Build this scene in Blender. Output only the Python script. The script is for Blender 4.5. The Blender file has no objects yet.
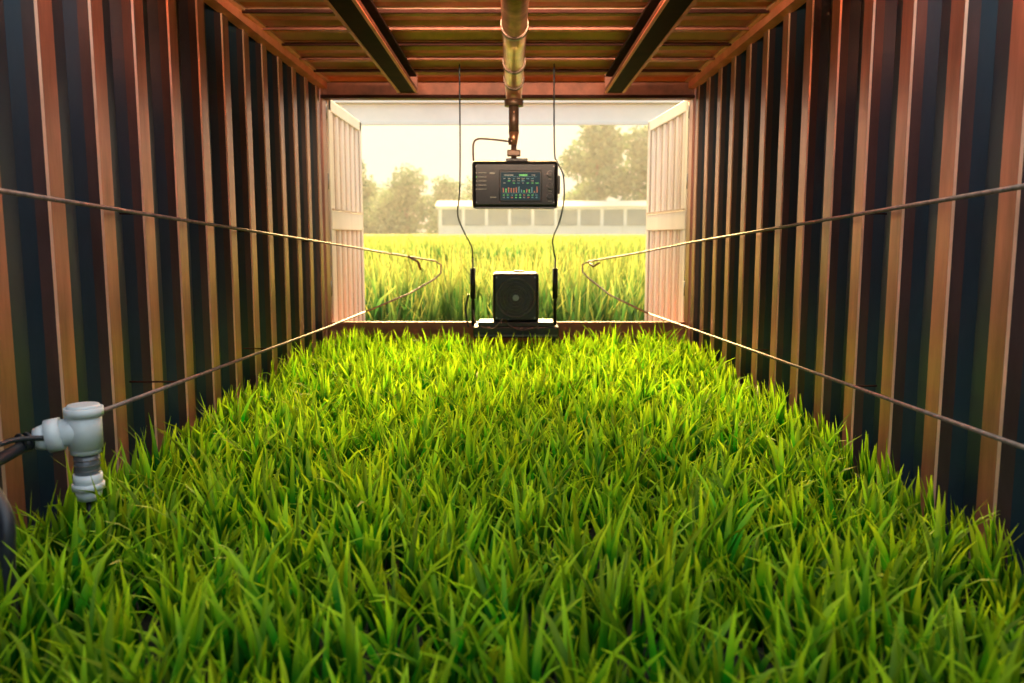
import bpy, bmesh, math, random
import numpy as np
from mathutils import Vector, Matrix
random.seed(4); rng=np.random.default_rng(7)
H=1.55   # eye height above the ground
scene=bpy.context.scene
XL,XR=-1.21,1.155
YE=5.45
YR=2.5   # roof starts here

# ---------------------------------------------------------------- materials
def newmat(name):
    m=bpy.data.materials.new(name); m.use_nodes=True
    nt=m.node_tree; b=nt.nodes['Principled BSDF']; return m,nt,b
def paint(name,col,rough=.5,metal=0.0,var=.25,scale=6,bump=0.0,col2=None,stretch=(1,1,1),emis=None,es=0,spec=.5):
    m,nt,b=newmat(name)
    tc=nt.nodes.new('ShaderNodeTexCoord'); mp=nt.nodes.new('ShaderNodeMapping'); mp.inputs['Scale'].default_value=stretch
    n=nt.nodes.new('ShaderNodeTexNoise'); n.inputs['Scale'].default_value=scale; n.inputs['Detail'].default_value=8; n.inputs['Roughness'].default_value=.65
    r=nt.nodes.new('ShaderNodeValToRGB')
    c2=col2 or [c*(1-var) for c in col]
    r.color_ramp.elements[0].position=.35; r.color_ramp.elements[1].position=.65
    r.color_ramp.elements[0].color=(*c2,1); r.color_ramp.elements[1].color=(*col,1)
    nt.links.new(tc.outputs['Object'],mp.inputs[0]); nt.links.new(mp.outputs[0],n.inputs[0])
    nt.links.new(n.outputs[0],r.inputs[0]); nt.links.new(r.outputs[0],b.inputs['Base Color'])
    b.inputs['Roughness'].default_value=rough; b.inputs['Metallic'].default_value=metal; b.inputs['Specular IOR Level'].default_value=spec
    if bump:
        bp=nt.nodes.new('ShaderNodeBump'); bp.inputs['Strength'].default_value=bump; bp.inputs['Distance'].default_value=.01
        nt.links.new(n.outputs[0],bp.inputs['Height']); nt.links.new(bp.outputs[0],b.inputs['Normal'])
    if emis:
        b.inputs['Emission Color'].default_value=(*emis,1); b.inputs['Emission Strength'].default_value=es
    return m
def leafmat(name,root,mid,tip,dark=.55,trans=.45,rough=.45,spec=.3,midpos=.5):
    m,nt,b=newmat(name)
    at=nt.nodes.new('ShaderNodeAttribute'); at.attribute_name='blade'
    sp=nt.nodes.new('ShaderNodeSeparateColor'); nt.links.new(at.outputs['Color'],sp.inputs[0])
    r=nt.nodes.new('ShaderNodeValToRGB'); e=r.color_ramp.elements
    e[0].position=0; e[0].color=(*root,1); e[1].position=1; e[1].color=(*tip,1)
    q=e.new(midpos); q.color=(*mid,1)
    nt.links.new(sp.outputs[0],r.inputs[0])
    hsv=nt.nodes.new('ShaderNodeHueSaturation')
    mr=nt.nodes.new('ShaderNodeMapRange'); mr.inputs['To Min'].default_value=dark; mr.inputs['To Max'].default_value=1.25
    nt.links.new(sp.outputs[1],mr.inputs[0]); nt.links.new(mr.outputs[0],hsv.inputs['Value'])
    mh=nt.nodes.new('ShaderNodeMapRange'); mh.inputs['To Min'].default_value=.482; mh.inputs['To Max'].default_value=.522
    nt.links.new(sp.outputs[2],mh.inputs[0]); nt.links.new(mh.outputs[0],hsv.inputs['Hue'])
    nt.links.new(r.outputs[0],hsv.inputs['Color']); nt.links.new(hsv.outputs[0],b.inputs['Base Color'])
    b.inputs['Roughness'].default_value=rough; b.inputs['Specular IOR Level'].default_value=spec
    tr=nt.nodes.new('ShaderNodeBsdfTranslucent'); nt.links.new(hsv.outputs[0],tr.inputs[0])
    mx=nt.nodes.new('ShaderNodeMixShader'); mx.inputs[0].default_value=trans
    nt.links.new(b.outputs[0],mx.inputs[1]); nt.links.new(tr.outputs[0],mx.inputs[2])
    nt.links.new(mx.outputs[0],nt.nodes['Material Output'].inputs[0])
    return m

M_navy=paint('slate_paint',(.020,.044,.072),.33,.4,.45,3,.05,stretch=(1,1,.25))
M_brown=paint('brown_flank_shading',(.070,.042,.046),.34,.4,.5,5,.05,stretch=(1,1,.25))  # warm shading of the camera-facing rib flanks, put into the colour
M_crest=paint('copper_reflection_paint',(.47,.19,.13),.32,.55,.55,9,.08,stretch=(1,1,.15))  # warm reflection on rib crests put into the colour; plain copper on posts
M_edge=paint('copper_edge_highlight',(.98,.56,.38),.30,.5,.4,12,0,stretch=(1,1,.3))  # painted highlight along the rib crest edges
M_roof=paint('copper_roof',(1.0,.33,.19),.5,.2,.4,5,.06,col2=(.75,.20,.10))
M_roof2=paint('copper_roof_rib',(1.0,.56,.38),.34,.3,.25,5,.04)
M_rust=paint('rust_beam',(.30,.085,.045),.5,.2,.5,8,.1)
M_fit=paint('dark_bronze_fitting',(.13,.075,.05),.4,.5,.4,9)
M_darkbeam=paint('dark_beam',(.045,.012,.008),.8,.0,.5,8,.06,spec=.12)
M_cpipe=paint('copper_pipe',(.80,.42,.24),.28,.85,.4,9)
M_cream=paint('cream_door_paint',(.88,.82,.73),.5,.0,.12,5,.05,stretch=(1,1,.3))
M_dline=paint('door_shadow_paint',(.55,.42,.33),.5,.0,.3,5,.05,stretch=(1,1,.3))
M_white=paint('white_beam_paint',(.88,.84,.74),.5,0,.1,3)
M_black=paint('black_plastic',(.010,.011,.013),.35,0,.3,20)
M_black2=paint('black_bezel',(.016,.018,.022),.34,.1,.3,20)
M_grille=paint('dark_grille',(.14,.135,.13),.4,.3,.3,20)
M_grey=paint('grey_metal',(.25,.25,.25),.35,.8,.3,20)
M_wire=paint('galvanised_wire',(.26,.20,.17),.5,.4,.5,40)
M_rubber=paint('black_rubber',(.012,.018,.028),.45,0,.3,20)
M_pvc=paint('white_pvc',(.56,.64,.68),.35,0,.12,14,.03)
M_pvcg=paint('grey_clear_sleeve',(.14,.16,.18),.2,.2,.3,20)
M_soil=paint('dark_soil',(.008,.012,.004),.95,0,.5,30,.6)
M_board=paint('red_board',(.42,.13,.07),.6,0,.5,9,.1,stretch=(.3,1,1))
M_floor=paint('plywood_floor',(.16,.09,.05),.7,0,.4,5,.1)
M_ground=paint('meadow_ground',(.16,.18,.06),.95,0,.4,2,.3)
M_screen=paint('lcd_dark',(.004,.014,.014),.15,0,.2,20,emis=(.03,.10,.10),es=.15)
def glow(n,c,s=1.0):
    m,nt,b=newmat(n); b.inputs['Base Color'].default_value=(*[k*.3 for k in c],1); b.inputs['Emission Color'].default_value=(*c,1); b.inputs['Emission Strength'].default_value=s; return m
M_g=glow('lcd_green',(.25,.85,.2),.4); M_c=glow('lcd_cyan',(.25,.6,.6),.2); M_r=glow('lcd_red',(.8,.25,.12),.35); M_w=paint('label_grey',(.45,.45,.42),.5,0,.1,10)
M_fillglow=glow('fill_bar_glow',(1,.72,.5),2.0)  # glowing face of the added fill bar
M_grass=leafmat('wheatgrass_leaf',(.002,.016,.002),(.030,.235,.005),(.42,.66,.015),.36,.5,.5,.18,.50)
M_crop=leafmat('crop_leaf',(.012,.05,.03),(.085,.22,.05),(.46,.49,.12),.45,.45,.55,.3,.74)
M_tree=leafmat('tree_leaf_hazy',(.07,.13,.07),(.10,.18,.09),(.17,.25,.13),.7,.35,.8)
M_bark=paint('bark',(.16,.12,.09),.9,0,.3,6,.2)
M_canopy=paint('crop_canopy',(.42,.42,.11),.9,0,.3,5,.6,col2=(.20,.27,.07))
M_bwall=paint('greenhouse_wall',(.58,.58,.54),.7,0,.08,1)
M_bwin=paint('greenhouse_glass',(.15,.19,.20),.3,0,.15,1)
M_broof=paint('greenhouse_roof',(.32,.34,.32),.8,0,.1,1)

# ---------------------------------------------------------------- mesh builder
class MB:
    def __init__(s): s.bm=bmesh.new(); s.mats=[]
    def mi(s,m):
        if m not in s.mats: s.mats.append(m)
        return s.mats.index(m)
    def box(s,c,d,mat,bevel=0,rot=None,pivot=None):
        r=bmesh.ops.create_cube(s.bm,size=1); vs=r['verts']
        for v in vs: v.co=Vector((v.co.x*d[0]+c[0],v.co.y*d[1]+c[1],v.co.z*d[2]+c[2]))
        fs=list({f for v in vs for f in v.link_faces}); i=s.mi(mat)
        for f in fs: f.material_index=i
        if bevel:
            es=list({e for v in vs for e in v.link_edges})
            rb=bmesh.ops.bevel(s.bm,geom=es,offset=bevel,segments=2,affect='EDGES',profile=.5)
            for f in rb['faces']: f.material_index=i
            vs=list({v for f in rb['faces'] for v in f.verts}|{v for v in vs if v.is_valid})
        if rot: bmesh.ops.rotate(s.bm,verts=[v for v in vs if v.is_valid],cent=pivot or c,matrix=rot)
    def tube(s,pts,r,mat,seg=10,smooth=0,closed=False,cap=True):
        P=[Vector(p) for p in pts]
        if smooth:
            Q=[]
            n=len(P)
            for i in range(n-(0 if closed else 1)):
                g=lambda k:P[k%n] if closed else P[max(0,min(n-1,k))]
                a,b,c,d=g(i-1),g(i),g(i+1),g(i+2)
                for k in range(smooth):
                    t=k/smooth
                    Q.append(.5*((2*b)+(c-a)*t+(2*a-5*b+4*c-d)*t*t+(3*b-a-3*c+d)*t**3))
            if not closed: Q.append(P[-1])
            P=Q
        n=len(P); rad=r if isinstance(r,(list,tuple)) else [r]*n
        rings=[]; up=None
        for i,p in enumerate(P):
            if closed: t=(P[(i+1)%n]-P[i-1])
            else: t=P[min(i+1,n-1)]-P[max(i-1,0)]
            t.normalize()
            if up is None:
                up=Vector((0,0,1)) if abs(t.z)<.9 else Vector((0,1,0))
            a=t.cross(up).normalized(); b=a.cross(t).normalized(); up=b
            rings.append([s.bm.verts.new(p+(a*math.cos(2*math.pi*k/seg)+b*math.sin(2*math.pi*k/seg))*rad[i]) for k in range(seg)])
        mi=s.mi(mat)
        for i in range(n if closed else n-1):
            A=rings[i]; B=rings[(i+1)%n]
            for k in range(seg):
                f=s.bm.faces.new((A[k],A[(k+1)%seg],B[(k+1)%seg],B[k])); f.material_index=mi; f.smooth=True
        if cap and not closed:
            f=s.bm.faces.new(rings[0][::-1]); f.material_index=mi
            f=s.bm.faces.new(rings[-1]); f.material_index=mi
    def ring(s,c,R,r,mat,axis='y',n=28):
        pts=[]
        for k in range(n):
            a=2*math.pi*k/n; u,v=R*math.cos(a),R*math.sin(a)
            pts.append({'y':(c[0]+u,c[1],c[2]+v),'z':(c[0]+u,c[1]+v,c[2]),'x':(c[0],c[1]+u,c[2]+v)}[axis])
        s.tube(pts,r,mat,seg=6,closed=True)
    def quad(s,pts,mat):
        f=s.bm.faces.new([s.bm.verts.new(p) for p in pts]); f.material_index=s.mi(mat)
    def done(s,name,loc=None):
        bmesh.ops.recalc_face_normals(s.bm,faces=s.bm.faces)
        me=bpy.data.meshes.new(name); s.bm.to_mesh(me); s.bm.free()
        for m in s.mats: me.materials.append(m)
        o=bpy.data.objects.new(name,me); scene.collection.objects.link(o)
        o.location=(0,0,0); return o
def Z(z): return z+H

# ---------------------------------------------------------------- container walls
def profile(y0,y1,per=.28):
    pts=[];y=y0
    while y<y1:
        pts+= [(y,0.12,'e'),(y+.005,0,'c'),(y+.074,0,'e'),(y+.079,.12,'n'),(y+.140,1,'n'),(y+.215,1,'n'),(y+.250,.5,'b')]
        y+=per
    return [p for p in pts if p[0]<=y1]
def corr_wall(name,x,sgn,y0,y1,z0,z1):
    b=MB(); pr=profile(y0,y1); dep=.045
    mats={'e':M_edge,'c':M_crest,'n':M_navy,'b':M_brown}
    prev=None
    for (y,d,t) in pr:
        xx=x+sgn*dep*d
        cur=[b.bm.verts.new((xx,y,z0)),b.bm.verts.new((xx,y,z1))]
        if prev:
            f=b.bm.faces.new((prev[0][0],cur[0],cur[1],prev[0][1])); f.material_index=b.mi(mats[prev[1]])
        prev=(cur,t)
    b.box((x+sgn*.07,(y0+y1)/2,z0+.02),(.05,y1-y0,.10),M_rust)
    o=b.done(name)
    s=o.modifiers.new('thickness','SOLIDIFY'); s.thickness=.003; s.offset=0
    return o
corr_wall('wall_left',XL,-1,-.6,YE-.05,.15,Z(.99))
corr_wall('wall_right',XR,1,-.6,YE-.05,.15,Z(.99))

# ceiling: transverse corrugation
b=MB(); y=YR; prev=None; zc=Z(.975); 
prof=[]
while y<YE-.1:
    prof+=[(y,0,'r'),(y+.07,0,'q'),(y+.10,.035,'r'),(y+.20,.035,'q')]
    y+=.23
for (yy,d,t) in prof:
    cur=[b.bm.verts.new((XL-.04,yy,zc+d)),b.bm.verts.new((XR+.04,yy,zc+d))]
    if prev:
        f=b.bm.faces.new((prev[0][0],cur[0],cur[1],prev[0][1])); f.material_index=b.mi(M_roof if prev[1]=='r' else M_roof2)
    prev=(cur,t)
o=b.done('ceiling'); s=o.modifiers.new('t','SOLIDIFY'); s.thickness=.004; s.offset=1

b=MB()
for x,sg in ((XL,1),(XR,-1)):
    b.box((x+sg*.015,(YR+YE)/2,Z(.945)),(.055,YE-YR,.055),M_roof)
    b.box((x+sg*.05,(YR+YE)/2,Z(.963)),(.03,YE-YR,.012),M_roof2)
b.done('trim_1')

b=MB()
for k,yy in enumerate((3.0,3.4,3.72,4.02,4.34,4.68,5.02)):
    b.box(((XL+XR)/2,yy,Z(.955)),(XR-XL-.1,.016,.016),M_rust if k%2 else M_darkbeam,.003)
    b.box(((XL+XR)/2,yy+.03,Z(.968)),(XR-XL-.1,.05,.006),M_roof2)
b.done('roof_cross_bars')

# added warm fill lamp, out of view, to brighten ceiling and walls
b=MB()
b.box((-.02,2.60,Z(.90)),(1.6,.05,.045),M_black,.006)
b.box((-.02,2.628,Z(.905)),(1.54,.006,.03),M_fillglow)
for x in (-.7,.66): b.box((x,2.60,Z(.945)),(.03,.03,.06),M_black)
lb=b.done('added_fill_bar')
al=bpy.data.lights.new('added_fill_light','AREA'); al.shape='RECTANGLE'; al.size=1.54; al.size_y=.03; al.energy=38; al.color=(1,.70,.46); al.spread=math.radians(85)
ao=bpy.data.objects.new('added_fill_light',al); scene.collection.objects.link(ao); ao.location=(-.02,2.636,Z(.905))
ao.rotation_euler=Vector((0,1,.32)).to_track_quat('-Z','Y').to_euler(); ao.parent=lb

def ibeam(x,name):
    b=MB(); y0,y1=2.7,5.0; L=y1-y0; c=(y0+y1)/2
    b.box((x,c,Z(.835)),(.11,L,.014),M_darkbeam,.003)
    b.box((x,c,Z(.880)),(.018,L,.09),M_darkbeam)
    b.box((x,c,Z(.922)),(.11,L,.012),M_darkbeam,.003)
    b.box((x,y1,Z(.878)),(.12,.012,.11),M_rust,.003)
    for yy in (2.8,3.3,4.0,4.9): b.box((x,yy,Z(.95)),(.04,.04,.06),M_darkbeam)
    for sx in (-.050,.050):
        b.box((x+sx,c,Z(.828)),(.014,L,.008),M_roof)
        b.box((x+sx,c,Z(.845)),(.010,L,.014),M_rust)
    return b.done(name)
ibeam(-.61,'steel_roof_beam'); ibeam(.60,'steel_roof_beam.001')

b=MB()
b.box(((XL+XR)/2,YE,Z(.925)),(XR-XL+.3,.10,.13),M_rust,.008)
b.box(((XL+XR)/2,YE-.055,Z(.868)),(XR-XL,.02,.02),M_darkbeam,.003)
b.box(((XL+XR)/2,YE-.055,Z(.975)),(XR-XL,.02,.03),M_roof,.003)
b.done('trim_2')
b=MB()
for x,sg in ((XL,-1),(XR,1)):
    b.box((x+sg*.055,YE,(.1+Z(.99))/2),(.13,.12,Z(.99)-.1),M_crest,.008)
    for zz in (.4,1.2,1.9,2.35):
        b.tube([(x+sg*.0,YE+.065,zz-.05),(x+sg*.0,YE+.065,zz+.05)],.014,M_grey,seg=10)
b.done('trim_3')

def door(name,hinge,ang,side):
    b=MB(); L=1.18; z0,z1=.18,Z(.885); zc=(z0+z1)/2; hgt=z1-z0
    R=Matrix.Rotation(ang,3,'Z')
    b.box((0,L/2,zc),(.012,L,hgt),M_cream)
    for yy in (.035,L-.035): b.box((0,yy,zc),(.06,.07,hgt),M_cream,.006)
    for zz in (z0+.04,z1-.04): b.box((0,L/2,zz),(.06,L,.08),M_cream,.006)
    b.box((0,L/2,Z(.10)),(.065,L-.02,.13),M_cream,.006)
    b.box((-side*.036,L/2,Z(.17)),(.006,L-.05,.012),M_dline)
    n=6
    for k in range(n):
        yy=.13+k*(L-.26)/(n-1)
        b.box((0,yy,zc),(.045,.06,hgt-.12),M_cream,.012)
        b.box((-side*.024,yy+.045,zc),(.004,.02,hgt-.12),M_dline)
    for yy in (.3,.85):
        b.tube([(side*.05,yy,z0),(side*.05,yy,z1)],.015,M_grey,seg=10)
        for zz in (z0+.1,zc,z1-.1): b.box((side*.045,yy,zz),(.04,.08,.05),M_grey,.004)
    b.box((0,L+.004,zc),(.03,.012,hgt),M_rubber)
    bmesh.ops.rotate(b.bm,verts=b.bm.verts,cent=(0,0,0),matrix=R)
    bmesh.ops.translate(b.bm,verts=b.bm.verts,vec=hinge)
    return b.done(name)
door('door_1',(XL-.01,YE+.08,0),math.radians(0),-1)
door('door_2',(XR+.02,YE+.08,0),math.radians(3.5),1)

b=MB(); b.box(((XL+XR)/2,(YE-.6)/2,.075),(XR-XL+.2,YE+.7,.15),M_floor); b.done('floor')
b=MB()
b.box(((XL+XR)/2,(YE-.6-.06)/2,(.15+.765)/2),(XR-XL-.02,YE+.5,.765-.15),M_soil)
b.box(((XL+XR)/2,YE-.01,(.15+Z(-.565))/2),(XR-XL-.03,.04,Z(-.565)-.15),M_board,.006)
b.done('planting_bed')

# ---------------------------------------------------------------- blades
def blades(name,base,length,width,lean,curve,az,mat,seg=5,rnd=None,hue=None):
    N=len(base); T=np.linspace(0,1,seg+1)
    pos=np.zeros((N,seg+1,3)); h=np.stack([np.cos(az),np.sin(az),np.zeros(N)],1)
    cur=base.copy(); pos[:,0]=cur; phis=[]
    for i in range(seg+1):
        phi=lean+curve*T[i]**1.4; phis.append(phi)
        if i<seg:
            dl=length/seg
            cur=cur+h*(np.sin(phi)*dl)[:,None]; cur[:,2]+=np.cos(phi)*dl; pos[:,i+1]=cur
    tw=rng.uniform(-.9,.9,N)
    side0=np.stack([-np.sin(az),np.cos(az),np.zeros(N)],1)
    V=np.zeros((N,seg+1,3,3))
    wp=np.interp(T,[0,.35,.7,1],[.55,1,.72,.04])
    for i in range(seg+1):
        phi=phis[i]
        nrm=np.stack([-np.cos(phi)*np.cos(az),-np.cos(phi)*np.sin(az),np.sin(phi)],1)
        a=tw*T[i]
        sd=side0*np.cos(a)[:,None]+nrm*np.sin(a)[:,None]
        w=(width*wp[i]*.5)[:,None]
        V[:,i,0]=pos[:,i]-sd*w; V[:,i,2]=pos[:,i]+sd*w
        V[:,i,1]=pos[:,i]-nrm*w*.45
    nv=(seg+1)*3; verts=V.reshape(-1,3)
    f=[]
    for i in range(seg):
        for k in range(2):
            f.append((i*3+k,i*3+k+1,(i+1)*3+k+1,(i+1)*3+k))
    f=np.array(f); F=(f[None]+(np.arange(N)*nv)[:,None,None]).reshape(-1,4)
    me=bpy.data.meshes.new(name)
    me.vertices.add(len(verts)); me.vertices.foreach_set('co',verts.astype(np.float32).ravel())
    me.loops.add(F.size); me.loops.foreach_set('vertex_index',F.astype(np.int32).ravel())
    me.polygons.add(len(F)); me.polygons.foreach_set('loop_start',np.arange(0,F.size,4,dtype=np.int32))
    me.update(calc_edges=True); me.validate()
    me.polygons.foreach_set('use_smooth',np.ones(len(F),dtype=bool))
    at=me.attributes.new('blade','FLOAT_COLOR','POINT')
    C=np.ones((N,seg+1,3,4)); C[...,0]=T[None,:,None]
    C[...,1]=(rng.random(N) if rnd is None else rnd)[:,None,None]
    C[...,2]=(rng.random(N) if hue is None else hue)[:,None,None]
    at.data.foreach_set('color',C.astype(np.float32).ravel())
    me.materials.append(mat)
    o=bpy.data.objects.new(name,me); scene.collection.objects.link(o); return o

def tufts(x0,x1,y0,y1,sp,nb):
    xs=np.arange(x0,x1,sp); ys=np.arange(y0,y1,sp)
    X,Y=np.meshgrid(xs,ys); X=X.ravel()+rng.uniform(-.45,.45,X.size)*sp; Y=Y.ravel()+rng.uniform(-.45,.45,Y.size)*sp
    X=np.clip(X,x0,x1);Y=np.clip(Y,y0,y1)
    return X,Y
X,Y=tufts(XL+.06,XR-.06,.45,YE-.08,.062,0)
keep=~((np.abs(X-.02)<.33)&(np.abs(Y-5.2)<.20)); X=X[keep];Y=Y[keep]
NB=9; n=len(X)
th=np.clip(rng.normal(1,.24,n),.5,1.5)
th*=np.interp(Y,[0,4.5,5.4],[1,1,.80])
tx=np.repeat(X,NB)+rng.normal(0,.007,n*NB); ty=np.repeat(Y,NB)+rng.normal(0,.007,n*NB)
N=n*NB
az=rng.uniform(0,2*math.pi,N)
ln=np.clip(np.repeat(th,NB)*rng.uniform(.10,.225,N),.06,.28)
wd=rng.uniform(.010,.0215,N)
lean=np.abs(rng.normal(.10,.15,N)); cv=np.abs(rng.normal(.80,.55,N))
base=np.stack([tx,ty,np.full(N,.76)],1)
lim=np.clip(base[:,0],XL+.06,XR-.06); base[:,0]=lim
edge=(base[:,0]<XL+.16)|(base[:,0]>XR-.16)
cv[edge]*=.35; lean[edge]*=.3; ln[edge]*=.8
az[edge&(base[:,0]<0)]=rng.uniform(-1.4,1.4,(edge&(base[:,0]<0)).sum())
az[edge&(base[:,0]>0)]=rng.uniform(1.75,4.5,(edge&(base[:,0]>0)).sum())
hue=np.clip(np.repeat(rng.random(n),NB)*.6+rng.random(N)*.4,0,1)
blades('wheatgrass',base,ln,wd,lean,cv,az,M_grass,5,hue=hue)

def region(y0,y1,dens):
    A=(y1-y0)*((.32*y0+.32*y1)+1.6); k=int(A*dens)
    yy=rng.uniform(y0,y1,k); hw=.32*yy+.8; xx=rng.uniform(-1,1,k)*hw; return xx,yy
def ztop(y): return Z(-.20)+.005*(y-7)
xa,ya=region(7.0,11.5,340); k=len(xa)
la=rng.uniform(.60,1.12,k)*(ztop(ya)-.05)
b1=(np.stack([xa,ya,np.full(k,.02)],1),la,rng.uniform(.024,.055,k),np.abs(rng.normal(.03,.05,k)),np.abs(rng.normal(.45,.4,k)))
xb,yb=region(11,48,80); k2=len(xb)
b2=(np.stack([xb,yb,ztop(yb)-.42],1),rng.uniform(.3,.54,k2),rng.uniform(.025,.055,k2),np.abs(rng.normal(.05,.08,k2)),np.abs(rng.normal(.6,.45,k2)))
parts=[np.concatenate([p,q]) for p,q in zip(b1,b2)]
blades('field_crop',parts[0],parts[1],parts[2],parts[3],parts[4],rng.uniform(0,6.28,k+k2),M_crop,5)

b=MB()
ys=list(np.linspace(9,20,24))+list(np.linspace(21,110,60))
rows=[]
for yy in ys:
    row=[]
    dz=.14+ .45*max(0,(13-yy)/4)
    for i in range(41):
        xx=(i-20)/20*(.55*yy+3)
        row.append(b.bm.verts.new((xx,yy,ztop(yy)-dz+random.uniform(-.05,.05))))
    rows.append(row)
mi=b.mi(M_canopy)
for r0,r1 in zip(rows,rows[1:]):
    for i in range(40):
        f=b.bm.faces.new((r0[i],r0[i+1],r1[i+1],r1[i])); f.material_index=mi
b.done('field_canopy')
b=MB(); b.quad([(-300,-60,0),(300,-60,0),(300,400,0),(-300,400,0)],M_ground); b.done('ground')

# ---------------------------------------------------------------- trees
def tree(name,x,y,h,r,seed,nleaf=5000,trunk=.25):
    R=np.random.default_rng(seed); b=MB()
    b.tube([(x,y,0),(x+.1,y,h*.3),(x-.1,y,h*.6),(x,y,h*.85)],[.35*trunk/.25,.28,.18,.06],M_bark,seg=8)
    cl=[]
    nc=34
    for k in range(nc):
        t=R.random(); zz=h*(trunk+ (1-trunk)*t*.93)
        rr=r*math.sin(math.pi*min(1,.25+.72*t))**.6*.7
        a=R.uniform(0,6.28); q=math.sqrt(R.random())
        c=Vector((x+rr*q*math.cos(a),y+rr*q*math.sin(a),zz)); cl.append((c,r*R.uniform(.28,.48)))
        if k%3==0: b.tube([(x,y,zz*.7),tuple(c)],[.10,.03],M_bark,seg=5)
    vs=[]
    per=nleaf//nc
    for c,cr in cl:
        d=R.normal(0,1,(per,3)); d/=np.linalg.norm(d,axis=1)[:,None]
        p=np.array(c)+d*(cr*R.random(per)**.4)[:,None]
        for j in range(per):
            u=R.normal(0,1,3); u/=np.linalg.norm(u); w=np.cross(u,R.normal(0,1,3)); w/=np.linalg.norm(w)
            s=max(h,8)*.024*R.uniform(.6,1.4)
            vs.append([p[j]-u*s,p[j]+w*s*.6,p[j]+u*s,p[j]-w*s*.6])
    b.mi(M_bark); li=b.mi(M_tree)
    lay=b.bm.verts.layers.float_color.new('blade')
    for q4 in vs:
        g=(random.random(),random.random(),random.random(),1); f=[]
        for p in q4:
            v=b.bm.verts.new(p); v[lay]=g; f.append(v)
        fa=b.bm.faces.new(f); fa.material_index=li
    return b.done(name)
T=[(9.8,96,14.4,4.9,8500,.10),(16.4,98,14.2,5.6,8500,.10),(23,98,12,5,4000,.1),
   (-16.8,92,9.6,2.8,3500,.08),(-11.8,94,8.8,3.8,5500,.05),(-7.6,97,7.6,3.6,4500,.05),(-22,92,8.0,4,3000,.08),
   (-14.5,99,6.6,4.0,3500,.02),(-4.0,112,8.8,5,4500,.03),(3.5,114,8.6,5.5,4500,.03),(-19,110,7.5,5,3000,.03)]
for i,t in enumerate(T):
    tree('broadleaf_tree' if i==0 else 'broadleaf_tree.%03d'%i,t[0],t[1],t[2],t[3],i+11,t[4],t[5])

# greenhouse building
b=MB(); bx0,bx1,by=-7.2,18,82
b.box(((bx0+bx1)/2,by+3,2.15),(bx1-bx0,6,4.3),M_bwall)
b.box(((bx0+bx1)/2,by-.04,3.3),(bx1-bx0-.4,.1,1.6),M_bwin)
nwin=11
for k in range(nwin+1):
    xx=bx0+.2+k*(bx1-bx0-.4)/nwin
    b.box((xx,by-.12,2.2),(.30,.16,4.3),M_bwall)
b.box(((bx0+bx1)/2,by-.12,4.2),(bx1-bx0+.4,.2,.3),M_bwall)
for sg in (0,1):
    y0=by-.4 if sg==0 else by+6.4
    b.quad([(bx0-.3,y0,4.35),(bx1+.3,y0,4.35),(bx1+.3,by+3,5.0),(bx0-.3,by+3,5.0)],M_broof)
b.done('greenhouse')

# morning mist over the field (real scattering volume)
b=MB(); b.box((0,72,10.2),(170,112,20),M_bwall); mist=b.done('morning_mist')
mm=bpy.data.materials.new('mist'); mm.use_nodes=True; nt=mm.node_tree; nt.nodes.clear()
out=nt.nodes.new('ShaderNodeOutputMaterial'); vs=nt.nodes.new('ShaderNodeVolumeScatter'); vs.inputs['Density'].default_value=.0013; vs.inputs['Anisotropy'].default_value=.3; vs.inputs['Color'].default_value=(.93,.97,1,1)
nt.links.new(vs.outputs[0],out.inputs['Volume']); mist.data.materials.clear(); mist.data.materials.append(mm)

b=MB()
b.box((0,7.6,Z(1.07)),(4.6,.14,.17),M_white,.01)
b.box((0,7.52,Z(.975)),(4.6,.03,.02),M_white)
b.box((0,7.52,Z(1.165)),(4.6,.05,.02),M_white)
for x in (-2.2,2.2): b.box((x,7.6,Z(.985)/2),(.14,.14,Z(.985)),M_white,.01)
b.done('crossbeam_gantry')

# ---------------------------------------------------------------- pipe + controller
b=MB()
zp=Z(.825)
b.tube([(.01,2.66,zp),(.01,4.62,zp)],.05,M_cpipe,seg=24)
b.tube([(.01,4.60,zp),(.01,4.70,zp-.005),(.01,4.74,zp-.05),(.01,4.74,zp-.09)],[.05,.05,.045,.04],M_cpipe,seg=20)
for yy in (2.8,3.4,4.1,4.55):
    b.tube([(.01,yy,zp),(.01,yy+.05,zp)],.056,M_fit,seg=24)
    b.box((.01,yy+.025,Z(.915)),(.03,.03,.12),M_fit)
b.tube([(.01,4.74,zp-.08),(.01,4.74,zp-.115)],.052,M_fit,seg=20)
b.tube([(.01,4.74,zp-.10),(.01,4.74,Z(.56))],.028,M_fit,seg=16)
b.tube([(.01,4.74,Z(.57)),(.01,4.74,Z(.50))],[.03,.018],M_cpipe,seg=16)
b.tube([(.01,4.74,Z(.51)),(.01,4.74,Z(.41))],.016,M_fit,seg=12)
b.box((.01,4.74,Z(.455)),(.075,.05,.035),M_fit,.006)
b.tube([(-.02,4.74,Z(.52)),(-.12,4.73,Z(.53)),(-.19,4.72,Z(.53)),(-.215,4.72,Z(.50)),(-.215,4.72,Z(.41))],.0055,M_fit,seg=8,smooth=6)
b.tube([(-.02,4.74,Z(.52)),(.02,4.74,Z(.52))],.02,M_fit,seg=8)
b.done('overhead_pipe')

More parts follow.
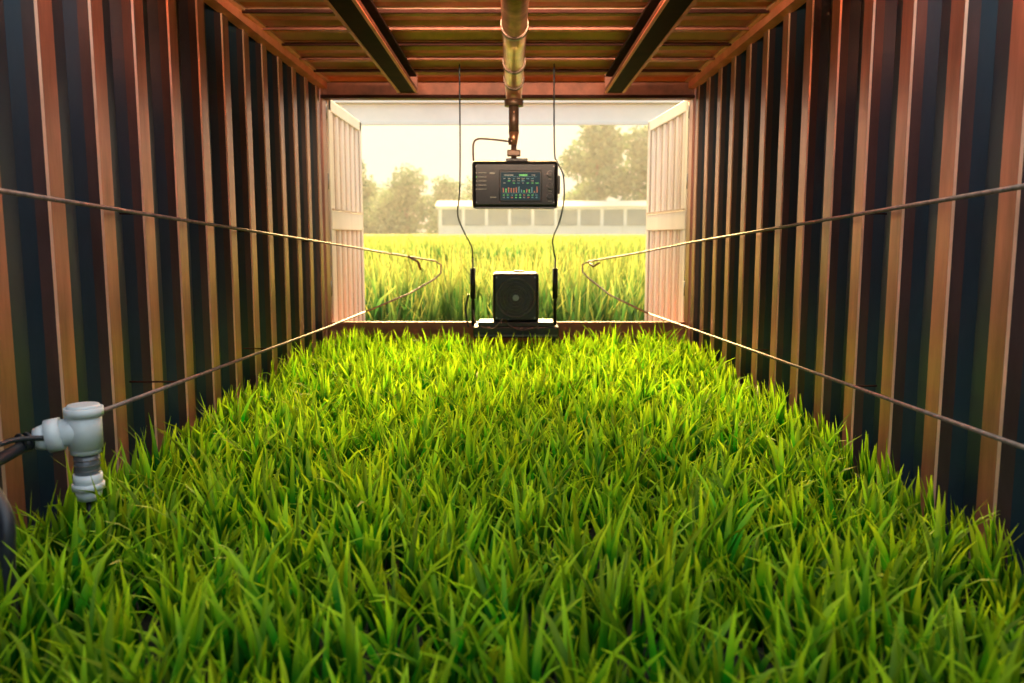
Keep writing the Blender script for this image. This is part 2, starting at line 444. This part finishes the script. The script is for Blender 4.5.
b=MB(); cx,cy,cz=.017,4.70,Z(.277)
b.box((cx,cy,cz),(.475,.11,.262),M_black,.02)
b.box((cx,cy-.054,cz),(.445,.012,.232),M_black2,.008)
fy=cy-.0625
b.box((cx+.03,fy+.001,cz-.008),(.235,.006,.17),M_black,.003)
b.box((cx+.03,fy-.002,cz-.010),(.215,.004,.150),M_screen)
sy=fy-.0055
def dash(x,z,w,h,m): b.box((cx+x,sy,cz+z),(w,.002,h),m)
x0=-.07
dash(x0+.035,.050,.05,.005,M_w); dash(x0+.115,.050,.045,.009,M_g); dash(x0+.17,.05,.02,.004,M_w)
dash(x0+.095,.041,.19,.0015,M_c)
for r in range(3):
    zz=.031-r*.012
    for c in range(8):
        if random.random()<.7:
            dash(x0+.012+c*.0255,zz,random.uniform(.008,.018),.004,random.choice([M_c,M_w,M_g]))
for c in range(14):
    hh=random.uniform(.008,.034)
    dash(x0+.006+c*.0142,-.044+hh/2,.006,hh,random.choice([M_c,M_g,M_c,M_r]))
dash(x0+.095,-.047,.19,.0014,M_c)
for c in range(9):
    dash(x0+.008+c*.0225,-.058,.012,.004,random.choice([M_r,M_g,M_c]))
    dash(x0+.008+c*.0225,-.071,.010,.006,random.choice([M_r,M_g,M_c,M_w]))
for r in range(5):
    dash(-.18,.062-r*.022,.045,.004,M_w)
    b.tube([(cx-.212,fy,cz+.062-r*.022),(cx-.212,fy-.006,cz+.062-r*.022)],.004,M_g if r==1 else M_w,seg=8)
dash(-.125,.06,.03,.008,M_w); dash(-.12,-.07,.035,.006,M_w)
for zz in (.055,-.01,-.065):
    b.tube([(cx+.192,fy+.002,cz+zz),(cx+.192,fy-.012,cz+zz)],.015,M_black,seg=18)
    b.ring((cx+.192,fy-.003,cz+zz),.017,.0018,M_grey)
    dash(.192,zz-.026,.02,.003,M_w)
for sx in (-.222,.222):
    for sz in (-.105,.105): b.tube([(cx+sx*.96,fy+.003,cz+sz*.93),(cx+sx*.96,fy-.003,cz+sz*.93)],.004,M_grey,seg=8)
b.box((cx,cy-.05,cz-.127),(.44,.02,.006),M_grey)
b.box((cx+.01,cy,cz+.135),(.12,.06,.018),M_black,.004)
b.box((cx+.242,cy,cz),(.016,.05,.10),M_black,.004)
b.done('control_unit')

# floor fan unit
b=MB(); y=5.2; zb=.885
b.box((.025,y,zb+.07),(.53,.24,.07),M_black,.008)
b.box((.025,y-.01,zb+.118),(.47,.20,.03),M_black2,.006)
b.box((.025,y-.12,zb+.05),(.51,.01,.012),M_grille)
for x in (-.2,.25):
    for dy in (-.09,.09): b.box((x,y+dy,(.765+zb+.06)/2),(.04,.04,zb+.06-.765),M_black,.004)
fz=zb+.133+.15; fx=.023
b.box((fx,y,fz),(.285,.18,.305),M_black,.018)
yf=y-.09
b.box((fx,yf-.002,fz),(.262,.008,.28),M_black2,.006)
for R in (.118,.096,.075,.054,.034): b.ring((fx,yf-.012,fz),R,.0024 if R<.11 else .006,M_grille,n=36)
b.tube([(fx,yf,fz),(fx,yf-.016,fz)],.02,M_grey,seg=20)
for k in range(6):
    a=k*math.pi/3
    b.tube([(fx+.02*math.cos(a),yf-.011,fz+.02*math.sin(a)),(fx+.118*math.cos(a),yf-.011,fz+.118*math.sin(a))],.002,M_grille,seg=6)
for k in range(7):
    a=k*2*math.pi/7
    p=[(fx+.02*math.cos(a),yf-.007,fz+.02*math.sin(a)),(fx+.1*math.cos(a-.15),yf-.009,fz+.1*math.sin(a-.15)),(fx+.1*math.cos(a+.3),yf-.007,fz+.1*math.sin(a+.3)),(fx+.025*math.cos(a+.5),yf-.007,fz+.025*math.sin(a+.5))]
    b.quad(p,M_black)
for sx in (-.118,.118):
    for sz in (-.125,.125): b.tube([(fx+sx,yf,fz+sz),(fx+sx,yf-.01,fz+sz)],.006,M_grey,seg=8)
for k in range(4): b.tube([(fx-.1+k*.018,yf,fz-.132),(fx-.1+k*.018,yf-.009,fz-.132)],.003,M_w,seg=6)
b.box((fx+.02,y,fz+.157),(.07,.05,.012),M_black)
for x in (-.245,.27):
    b.tube([(x,y,zb+.10),(x,y,zb+.52)],.006,M_grey,seg=8)
    b.tube([(x,y,zb+.10),(x,y,zb+.46)],.011,M_black,seg=12)
    b.tube([(x,y,zb+.27),(x,y,zb+.46)],.017,M_black,seg=12)
b.tube([(-.245,y-.02,zb+.2),(-.22,y-.08,zb+.12),(-.12,y-.16,zb+.10),(-.05,y-.17,zb+.16),(-.02,y-.14,zb+.12),(.06,y-.16,zb+.09),(.16,y-.15,zb+.11)],.004,M_wire,seg=6,smooth=6)
b.tube([(-.27,y-.02,zb+.30),(-.29,y-.02,zb+.2),(-.27,y-.08,zb+.1)],.006,M_rubber,seg=6,smooth=6)
b.done('fan_unit')

b=MB()
b.tube([(-.30,4.9,Z(.97)),(-.30,4.9,Z(.5)),(-.305,4.9,Z(.25)),(-.32,4.95,Z(.12)),(-.29,5.05,Z(.02)),(-.25,5.15,Z(-.07)),(-.245,5.2,Z(-.145))],.0045,M_rubber,seg=6,smooth=8)
b.tube([(.24,4.9,Z(.97)),(.245,4.9,Z(.5)),(.26,4.88,Z(.42)),(.295,4.86,Z(.34)),(.30,4.86,Z(.2)),(.28,4.95,Z(.08)),(.25,5.1,Z(-.02)),(.26,5.18,Z(-.1)),(.27,5.2,Z(-.145))],.0045,M_rubber,seg=6,smooth=8)
b.done('hanging_cable')

# ---------------------------------------------------------------- wires along the walls
def wirerun(name,up,lo,wallx,sg):
    b=MB()
    b.tube(up,.0062,M_wire,seg=8)
    b.tube(lo,.0062,M_wire,seg=8)
    for (yy) in (1.2,2.60,3.72,4.84):
        for run in (up,lo):
            a,c=Vector(run[0]),Vector(run[1])
            if not (min(a.y,c.y)<yy<max(a.y,c.y)): continue
            p=a.lerp(c,(yy-a.y)/(c.y-a.y))
            b.tube([p,(wallx+sg*.005,yy,p.z)],.003,M_darkbeam,seg=6)
    return b
R3=lambda L:[(x,y,Z(z)) for x,y,z in L]
upR=R3([(1.08,-.4,.20),(1.08,5.07,-.045),(.887,5.8,-.122),(.56,6.18,-.195),(.525,6.22,-.22),(.525,6.2,-.27),(.56,6.16,-.31),(.71,6.0,-.43),(.93,5.6,-.53)])
loR=R3([(1.08,-.4,-.37),(1.08,5.0,-.56),(.93,5.6,-.53)])
b=wirerun('w',upR,loR,XR,1)
b.tube(R3([(.56,6.18,-.195),(.60,6.14,-.23),(.64,6.1,-.20)]),.008,M_fit,seg=6)
b.done('tension_wire')
upL=R3([(-1.14,-.4,.20),(-1.14,5.1,-.046),(-.951,5.8,-.11),(-.57,6.18,-.19),(-.53,6.22,-.22),(-.53,6.2,-.28),(-.57,6.15,-.32),(-.74,6.0,-.417),(-.995,5.6,-.516)])
loL=R3([(-1.03,1.97,-.436),(-1.14,5.05,-.564),(-.995,5.6,-.516)])
b=wirerun('w',upL,loL,XL,-1)
b.tube(R3([(-.75,6.0,-.15),(-.68,6.02,-.19),(-.66,6.02,-.25)]),.01,M_fit,seg=6)
b.done('tension_wire.001')

# ---------------------------------------------------------------- pvc fitting
b=MB(); fx,fy=-1.01,1.92
def V3(x,z,y=0): return (fx+x,fy+y,Z(z))
b.tube([V3(0,-.405),V3(0,-.50)],.038,M_pvc,seg=28)
b.tube([V3(0,-.402),V3(0,-.422)],.043,M_pvc,seg=28)
b.tube([V3(0,-.395),V3(0,-.405)],[.034,.040],M_pvc,seg=28)
b.tube([V3(0,-.49),V3(0,-.512)],.034,M_pvc,seg=28)
b.tube([V3(0,-.510),V3(0,-.570)],.028,M_pvcg,seg=28)
for k in range(4): b.tube([V3(0,-.525-k*.013),V3(0,-.528-k*.013)],.029,M_grille,seg=28)
b.tube([V3(0,-.562),V3(0,-.59)],.032,M_pvc,seg=28)
b.tube([V3(0,-.585),V3(0,-.600)],.036,M_pvc,seg=28)
b.tube([V3(0,-.600),V3(0,-.625)],[.031,.026],M_pvc,seg=28)
b.tube([V3(0,-.455,0),V3(-.055,-.462,-.02)],.033,M_pvc,seg=24)
b.tube([V3(-.045,-.461,-.016),V3(-.075,-.466,-.028)],.039,M_pvc,seg=24)
b.tube([V3(-.073,-.466,-.028),V3(-.098,-.470,-.036)],[.032,.025],M_pvc,seg=24)
hose=[V3(-.088,-.468,-.033),V3(-.12,-.488,-.10),V3(-.11,-.495,-.22),V3(.0,-.475,-.37),V3(.068,-.52,-.43),V3(.07,-.62,-.44),V3(.06,-.79,-.43)]
b.tube(hose,.014,M_rubber,seg=12,smooth=8)
for t in range(3): b.tube([V3(-.095-.008*t,-.470,-.036-.014*t),V3(-.098-.008*t,-.471,-.041-.014*t)],.022,M_rubber,seg=14)
b.tube([V3(-.04,-.47,-.03),V3(-.11,-.455,-.12),V3(-.13,-.49,-.27),V3(-.10,-.6,-.36),V3(-.08,-.75,-.38)],.006,M_rubber,seg=8,smooth=8)
b.tube([V3(0,-.62),V3(0,-.785)],.008,M_rubber,seg=10)
b.done('pvc_pipe_tee')

# ---------------------------------------------------------------- light
w=bpy.data.worlds.new('World'); scene.world=w; w.use_nodes=True; nt=w.node_tree
bg=nt.nodes['Background']
tc=nt.nodes.new('ShaderNodeTexCoord'); sp=nt.nodes.new('ShaderNodeSeparateXYZ')
nt.links.new(tc.outputs['Generated'],sp.inputs[0])
r=nt.nodes.new('ShaderNodeValToRGB'); e=r.color_ramp.elements     # hue by heading
e[0].position=0; e[0].color=(.72,.84,1.0,1); e[1].position=1; e[1].color=(1.0,.92,.75,1)
q=e.new(.5); q.color=(.92,.92,.88,1); q=e.new(.8); q.color=(1.0,.82,.56,1); q=e.new(.93); q.color=(1.0,.88,.66,1)
mr=nt.nodes.new('ShaderNodeMapRange'); mr.inputs['From Min'].default_value=-1
nt.links.new(sp.outputs[1],mr.inputs[0]); nt.links.new(mr.outputs[0],r.inputs[0])
ms=nt.nodes.new('ShaderNodeMapRange'); ms.inputs['From Min'].default_value=.14; ms.inputs['From Max'].default_value=.55
ms.inputs['To Min'].default_value=.67; ms.inputs['To Max'].default_value=1.7
nt.links.new(sp.outputs[2],ms.inputs[0]); nt.links.new(ms.outputs[0],bg.inputs[1])
nt.links.new(r.outputs[0],bg.inputs[0])
sun=bpy.data.lights.new('sun','SUN'); sun.energy=28; sun.color=(1,.64,.25); sun.angle=math.radians(22)
so=bpy.data.objects.new('sun',sun); scene.collection.objects.link(so)
d=Vector((.05,-math.cos(math.radians(28)),-math.sin(math.radians(28))))
so.rotation_euler=d.to_track_quat('-Z','Y').to_euler()

cam=bpy.data.cameras.new('camera'); co=bpy.data.objects.new('camera',cam); scene.collection.objects.link(co)
cam.sensor_width=36; cam.lens=36*830/1024; cam.clip_end=1000
co.location=(0,0,H); co.rotation_euler=(math.radians(90-7.3),0,0)
cam.dof.use_dof=True; cam.dof.focus_distance=2.9; cam.dof.aperture_fstop=3.2
scene.camera=co
scene.view_settings.view_transform='Standard'
scene.view_settings.look='None'
scene.view_settings.exposure=0.35
